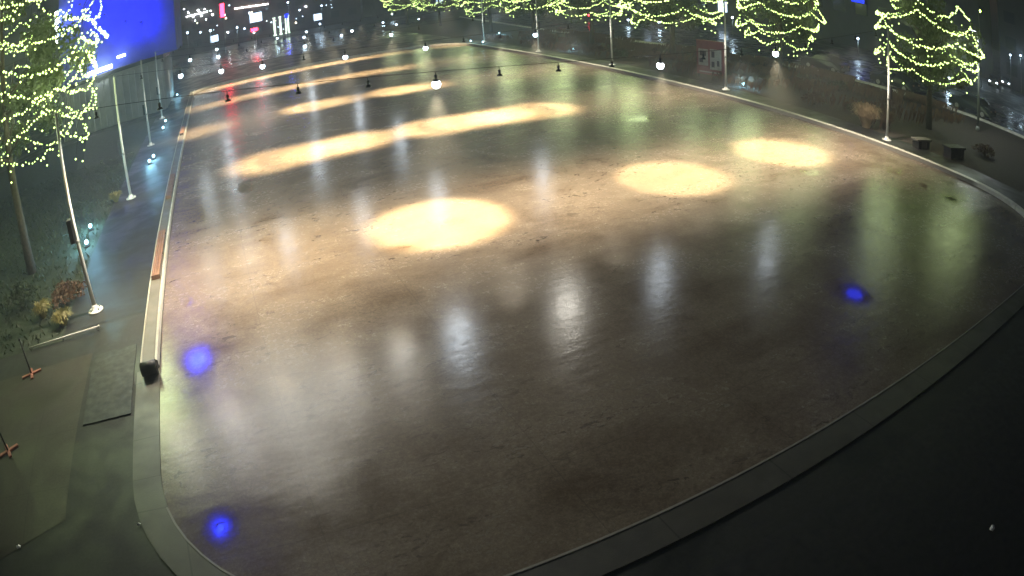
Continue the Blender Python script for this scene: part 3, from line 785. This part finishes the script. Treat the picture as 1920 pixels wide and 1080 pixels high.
# green signal and red tail light far away
def signal(p, m, label, w=.25, h=.9):
    e = empty('traffic_signal', (p.x, p.y, .01), 0, label, 'traffic signal', 'traffic signals')
    z = p.z
    MB().tube([(0, .1, 0), (0, .1, z+h*.8)], .07, 8).build('pole', M['pole_grey'], e)
    hs = MB().box(-w*.8, -.16, z-h*.75, w*.8, .02, z+h*.75, .02).build('housing', M['shade'], e)
    MB().tube([(0, -.165, z), (0, -.26, z)], w*.62, 14).build('lens', M[m], hs)
    MB().tube([(0, -.165, z+h*.45), (0, -.20, z+h*.45)], w*.5, 12).build('lens', M['glass'], hs)
    MB().tube([(0, -.165, z-h*.45), (0, -.20, z-h*.45)], w*.5, 12).build('lens', M['glass'], hs)
signal(at(1836, 20, X=75), 'greenlight', 'green traffic signal above the tall street lamp')
signal(at(1103, 28, Y=92), 'redlight', 'small red signal lamp under the lit trees at the far right')

# ------------------------------------------------------------------ blue-lit tower behind the left poles
e = empty('tower', (-11., 70., 0), 0, 'tall building with ribbed grey base and blue-lit storeys behind the left poles', 'building')
MB().box(-6., -6., 0, 5.6, 8., 5.0).build('wall', M['wall'], e)
rb = MB()
for k in range(17): rb.box(-5.9+k*.7, -6.22, .1, -5.62+k*.7, -6.004, 4.7)
for k in range(19): rb.box(5.604, -5.8+k*.72, .1, 5.80, -5.5+k*.72, 4.7)
rb.build('wall_rib', M['wall'], e)
MB().box(-6.2, -6.3, 5.004, 5.9, 8.1, 5.4, .05).build('cornice', M['wall_dark'], e)
MB().box(-5.6, -5.7, 5.404, 7.3, 7.6, 50.).build('upper_wall', M['blue_lit_wall'], e)
BL = (.002, .010, 1.)
for (x, z, wt) in ((-2.6, 13.8, 700), (.2, 11.8, 1000), (2.4, 10.4, 1100), (4.0, 9.8, 800), (3.6, 13.0, 1200), (1.0, 14.0, 1200)):
    f_ = MB().tube([(x, -5.704, z-.9), (x, -7.6, z-.7)], .03, 8).build('bracket', M['shade'], e)
    MB().lathe([(.12, 0), (.16, .05), (.16, .16)], (x, -7.7, z-.72), 12).build('floodlight', M['shade'], f_)
    add_light(e, (x, -7.7, z-.3), 'SPOT', wt, BL, .15, 'blue_wash', 150, 1.).rotation_euler = (math.radians(75), 0, 0)
MB().box(-2.3, -6.5, 5.6, .5, -6.31, 6.0, .03).build('sign_light', M['white_sign'], e)
MB().box(1.1, -6.5, 6.35, 2.0, -6.31, 6.6, .03).build('sign_light', M['white_sign'], e)
add_light(e, (-.9, -6.9, 5.8), 'POINT', 160, (.8, .95, 1.), .2, 'sign_glow')
MB().box(-5.98, -6.1, 10.2, -5.65, -5.72, 13.6, .03).build('white_panel', M['white_sign'], e)
add_light(e, (-5.8, -6.4, 11.8), 'POINT', 260, (.8, .95, 1.), .2, 'sign_glow')
q1, q2 = gp(372, 676), gp(415, 990)      # the wet rink mirrors these two lamps
for (x, z, r_) in ((q1.x*63.76/q1.y+11, H*(63.76/q1.y-1), .95), (q2.x*63.76/q2.y+11, H*(63.76/q2.y-1), .95), (3.9, 17.4, .35)):
    f_ = MB().tube([(x, -5.704, z), (x, -6.2, z)], r_*1.08, 20).build('floodlight', M['shade'], e)
    MB().tube([(x, -6.204, z), (x, -6.24, z)], r_, 20).build('lens', M['blue_hot'], f_)
wn = MB().box(0, 0, 0, 1.6, .05, 1.9)
for r_ in range(8):
    for k in range(4):
        if (r_, k) in ((2, 3),): continue
        w = wn if (r_ == 0 and k == 0) else None
        o = MB().box(0, 0, 0, 1.6, .05, 1.9).build('window', M['glass'], e)
        o.location = (-5.0+k*2.72, -5.756, 15.+r_*4.1)
# second blue-lit building to the right
def building(name, x0, y0, x1, y1, h, m, label, face, wins, litset, base=0., step=4.0, wz=1.8, ww=2.2):
    """face: 'y' = the side at y0, 'x' = the side at x0"""
    e = empty(name, ((x0+x1)/2, (y0+y1)/2, 0), 0, label, 'building')
    cx, cy = (x0+x1)/2, (y0+y1)/2
    MB().box(x0-cx, y0-cy, 0, x1-cx, y1-cy, h).build('wall', m, e)
    MB().box(x0-cx-.25, y0-cy-.25, h+.003, x1-cx+.25, y1-cy+.25, h+.5, .05).build('roof', M['wall_dark'], e)
    nx, nz = wins
    for i in range(nx):
        for j in range(nz):
            L = (x1-x0) if face == 'y' else (y1-y0)
            c = (i+.5)/nx*L; z = 2.0+base+j*step
            if z+wz > h: continue
            mm = litset.get((i, j))
            mm = M[mm] if mm else M['glass']
            if face == 'y':
                fr = MB().box(x0-cx+c-ww/2-.12, y0-cy-.06, z-.12, x0-cx+c+ww/2+.12, y0-cy-.003, z+wz+.12).build('window', M['wall_dark'], e)
                MB().box(x0-cx+c-ww/2, y0-cy-.075, z, x0-cx+c+ww/2, y0-cy-.063, z+wz).build('pane', mm, fr)
            else:
                fr = MB().box(x0-cx-.06, y0-cy+c-ww/2-.12, z-.12, x0-cx-.003, y0-cy+c+ww/2+.12, z+wz+.12).build('window', M['wall_dark'], e)
                MB().box(x0-cx-.075, y0-cy+c-ww/2, z, x0-cx-.063, y0-cy+c+ww/2, z+wz).build('pane', mm, fr)
    return e
bl = building('tower', 78, 40, 98, 66, 46, M['wall_dark'], 'dark tall building with blue lights beyond the street at the right', 'x', (6, 8), {}, 3., 5.2)
for (px, py, r_, mm) in ((1602, 552, 1.25, 'blue_mid'), (1580, 650, 1.5, 'blue'), (1625, 505, 1.1, 'blue')):
    q = gp(px, py); k_ = 77.7/q.x; y, z = q.y*k_-53, H*(k_-1)
    f_ = MB().tube([(-10.0, y, z), (-10.3, y, z)], r_*1.08, 20).build('floodlight', M['shade'], bl)
    MB().tube([(-10.304, y, z), (-10.34, y, z)], r_, 20).build('lens', M[mm], f_)
f_ = MB().box(-10.4, 1.2, 6.7, -10.0, 3.8, 9.3, .05).build('floodlight', M['shade'], bl)
MB().box(-10.43, 1.3, 6.8, -10.404, 3.7, 9.2).build('lens', M['blue'], f_)
building('office_building', 76, 70, 100, 112, 24, M['wall_brown'], 'dark brown office building beyond the street, left of the blue-lit tower', 'x', (8, 4), {(2, 0): 'window_lit', (6, 1): 'window_lit'})
building('office_building', 92, 8, 118, 36, 22, M['wall_dark'], 'dark office building with a few lit windows at the right edge', 'x', (6, 3), {(1, 0): 'window_lit', (4, 1): 'window_lit'})
building('office_building', -70, 100, -22, 130, 20, M['wall_dark'], 'dark office building far behind the big left tree', 'y', (9, 3), {(4, 0): 'window_lit'})
far = 178.
sh = building('shop_building', -16, far, 40, far+26, 15, M['wall_brown'], 'far shop building with lit columns and white light strips', 'y', (12, 2), {(3, 0): 'window_lit', (9, 0): 'window_lit', (10, 1): 'window_lit'}, 0., 5.)
building('office_building', 46, far-8, 92, far+24, 22, M['wall_dark'], 'dark far building beyond the lit trees, right of the shops', 'y', (9, 3), {(2, 0): 'window_lit', (5, 1): 'window_lit'})
def local(o, p): return (p.x-o.location.x, p.y-o.location.y, p.z)
def strip_light(pa, pb, m, r, name='light_strip'):
    a, b_ = local(sh, pa), local(sh, pb)
    MB().tube([(a[0], -13.3, a[2]), (b_[0], -13.3, b_[2])], r, 8).build(name, M[m], sh)
strip_light(at(350, 32, Y=far), at(390, 22, Y=far), 'strip', .12)
for k in range(9):
    q_ = at(346+k*6.5+(k*37 % 5), 18+(k*53 % 23), Y=far); a_ = local(sh, q_); MB().ball((a_[0], -13.6, a_[2]), .16+.05*(k % 3), 8, 6).build('lamp_globe', M['strip'], sh)
strip_light(at(440, 17, Y=far), at(503, 8, Y=far), 'warmstrip', .14)
lr = random.Random(12)
for k in range(34):
    q_ = at(lr.uniform(345, 690), lr.uniform(4, 62), Y=far); a_ = local(sh, q_)
    if a_[2] < 1.: continue
    MB().ball((a_[0], -13.5, a_[2]), lr.choice((.10, .13, .18, .26)), 8, 6).build('lamp_globe', M[lr.choice(('globe', 'globe', 'strip', 'lens'))], sh)
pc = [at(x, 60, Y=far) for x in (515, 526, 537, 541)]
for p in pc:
    MB().lathe([(.42, 0), (.42, .3), (.30, .4), (.27, 4.6), (.40, 4.8), (.40, 5.0)], (p.x-sh.location.x, -14.2, .0), 12).build('column', M['column_glow'], sh)
# neon and lit signs in front of the shops
def sign(name, p, w, h, m, label):
    e = empty(name, (p.x, p.y, .01), 0, label, 'sign', 'lit signs far away')
    MB().tube([(0, .12, 0), (0, .12, p.z)], .08, 8).build('post', M['shade'], e)
    MB().box(-w/2-.06, -.05, p.z-h/2-.06, w/2+.06, .11, p.z+h/2+.06, .02).build('case', M['shade'], e)
    MB().box(-w/2, -.09, p.z-h/2, w/2, -.054, p.z+h/2).build('face', M[m], e)
    add_light(e, (0, -.4, p.z), 'POINT', 200 if m == 'redlight' else 700, M[m].node_tree.nodes['Emission'].inputs[0].default_value[:3], .3, 'sign_glow')
sign('sign', at(417, 20, Y=140), .9, 3.0, 'redlight', 'tall red glowing sign left of the pale light strip')
sign('sign', at(477, 56, Y=125), 1.3, .6, 'redlight', 'small red glowing sign below the blue-white one')
sign('sign', at(480, 33, Y=140), 2.6, 2.0, 'window_lit', 'blue-white glowing sign between the red signs and the columns')
sign('sign', at(537, 30, Y=150), .7, 1.0, 'blue', 'small blue glowing sign above the lit columns')
for px, py, Y, lb in [(305, 8, 100, 'white lamp post right of the blue storeys'), (540, 5, 150, 'white lamp post above the lit columns'), (603, 11, 150, 'lone white lamp post left of the far lit trees'), (743, 46, 128, 'white lamp post below the far lit trees'), (735, 26, 150, 'bright lamp post just under the far lit trees'), (785, 36, 140, 'white lamp post left of the last dark trunk'), (570, 70, 110, 'bluish lamp post beyond the far end of the rink'),
        (395, 58, 120, 'bluish lamp post below the left light strip'), (352, 62, 125, 'bluish lamp post just right of the blue storeys'), (640, 66, 120, 'lone bluish lamp post between the columns and the far lit trees'), (688, 86, 104, 'bluish lamp post close behind the far rink edge'),
        (718, 42, 135, 'bluish lamp post behind the far end, right of the lone one'), (762, 72, 108, 'bluish lamp post behind the far end, left of the dark trunk'), (445, 52, 135, 'bluish lamp post between the two red signs'), (520, 72, 130, 'bluish lamp post in front of the lit columns'), (600, 45, 140, 'faint bluish lamp post above the far rink edge')]:
    lamp_post(at(px, py, Y=Y), lb, 'globe', r=.22)

# ------------------------------------------------------------------ haze, sky, camera
hz = MB().box(-320, -50, -1, 320, 400, 52).build('haze', bpy.data.materials.new('haze_air'))  # air volume added to give the lamps a bloom-like halo
hz['kind'] = 'stuff'
hm = hz.data.materials[0]; hm.cycles.volume_sampling = 'EQUIANGULAR'; hm.use_nodes = True; hm.node_tree.nodes.clear()
pv = hm.node_tree.nodes.new('ShaderNodeVolumePrincipled'); oo = hm.node_tree.nodes.new('ShaderNodeOutputMaterial')
pv.inputs['Color'].default_value = (.86, .92, 1., 1); pv.inputs['Density'].default_value = .0032; pv.inputs['Anisotropy'].default_value = .3
hm.node_tree.links.new(pv.outputs[0], oo.inputs['Volume'])

w = bpy.data.worlds.new('World'); S.world = w; w.use_nodes = True
nt = w.node_tree; sky = nt.nodes.new('ShaderNodeTexSky'); sky.sky_type = 'NISHITA'; sky.sun_disc = False
sky.sun_elevation = math.radians(-1.5); sky.sun_rotation = math.radians(200)
nt.links.new(sky.outputs[0], nt.nodes['Background'].inputs[0]); nt.nodes['Background'].inputs[1].default_value = .14

cam = bpy.data.cameras.new('camera'); co = bpy.data.objects.new('camera', cam); COL.objects.link(co)
c, s = math.cos(R), math.sin(R)
va = Vector((1, 0, 0)); vb = Vector((0, math.sin(T), math.cos(T))); vd = Vector((0, math.cos(T), -math.sin(T)))
mw = Matrix((turn(c*va+s*vb), turn(-s*va+c*vb), turn(-vd))).transposed().to_4x4(); mw.translation = (0, 0, H)
co.matrix_world = mw
cam.type = 'PANO'; cam.panorama_type = 'FISHEYE_LENS_POLYNOMIAL'
cam.sensor_width = 36; cam.sensor_fit = 'HORIZONTAL'; cam.fisheye_fov = math.radians(170)
cam.fisheye_polynomial_k0 = 0
for i, k_ in enumerate([0.03958618120727783, 0.0003506409152889055, -2.9186498605978647e-05, 1.4401633016727618e-06]):
    setattr(cam, 'fisheye_polynomial_k%d' % (i+1), -k_)
cam.clip_end = 3000; cam.clip_start = .05
S.camera = co

S.view_settings.view_transform = 'Standard'; S.view_settings.look = 'None'; S.view_settings.exposure = 0; S.view_settings.gamma = 1
cy = S.cycles
cy.use_denoising = True
cy.sample_clamp_direct = 20; cy.sample_clamp_indirect = 1.2; cy.max_bounces = 6; cy.volume_bounces = 1; cy.diffuse_bounces = 2; cy.glossy_bounces = 3
cy.use_light_tree = True
cy.sampling_pattern = 'BLUE_NOISE'
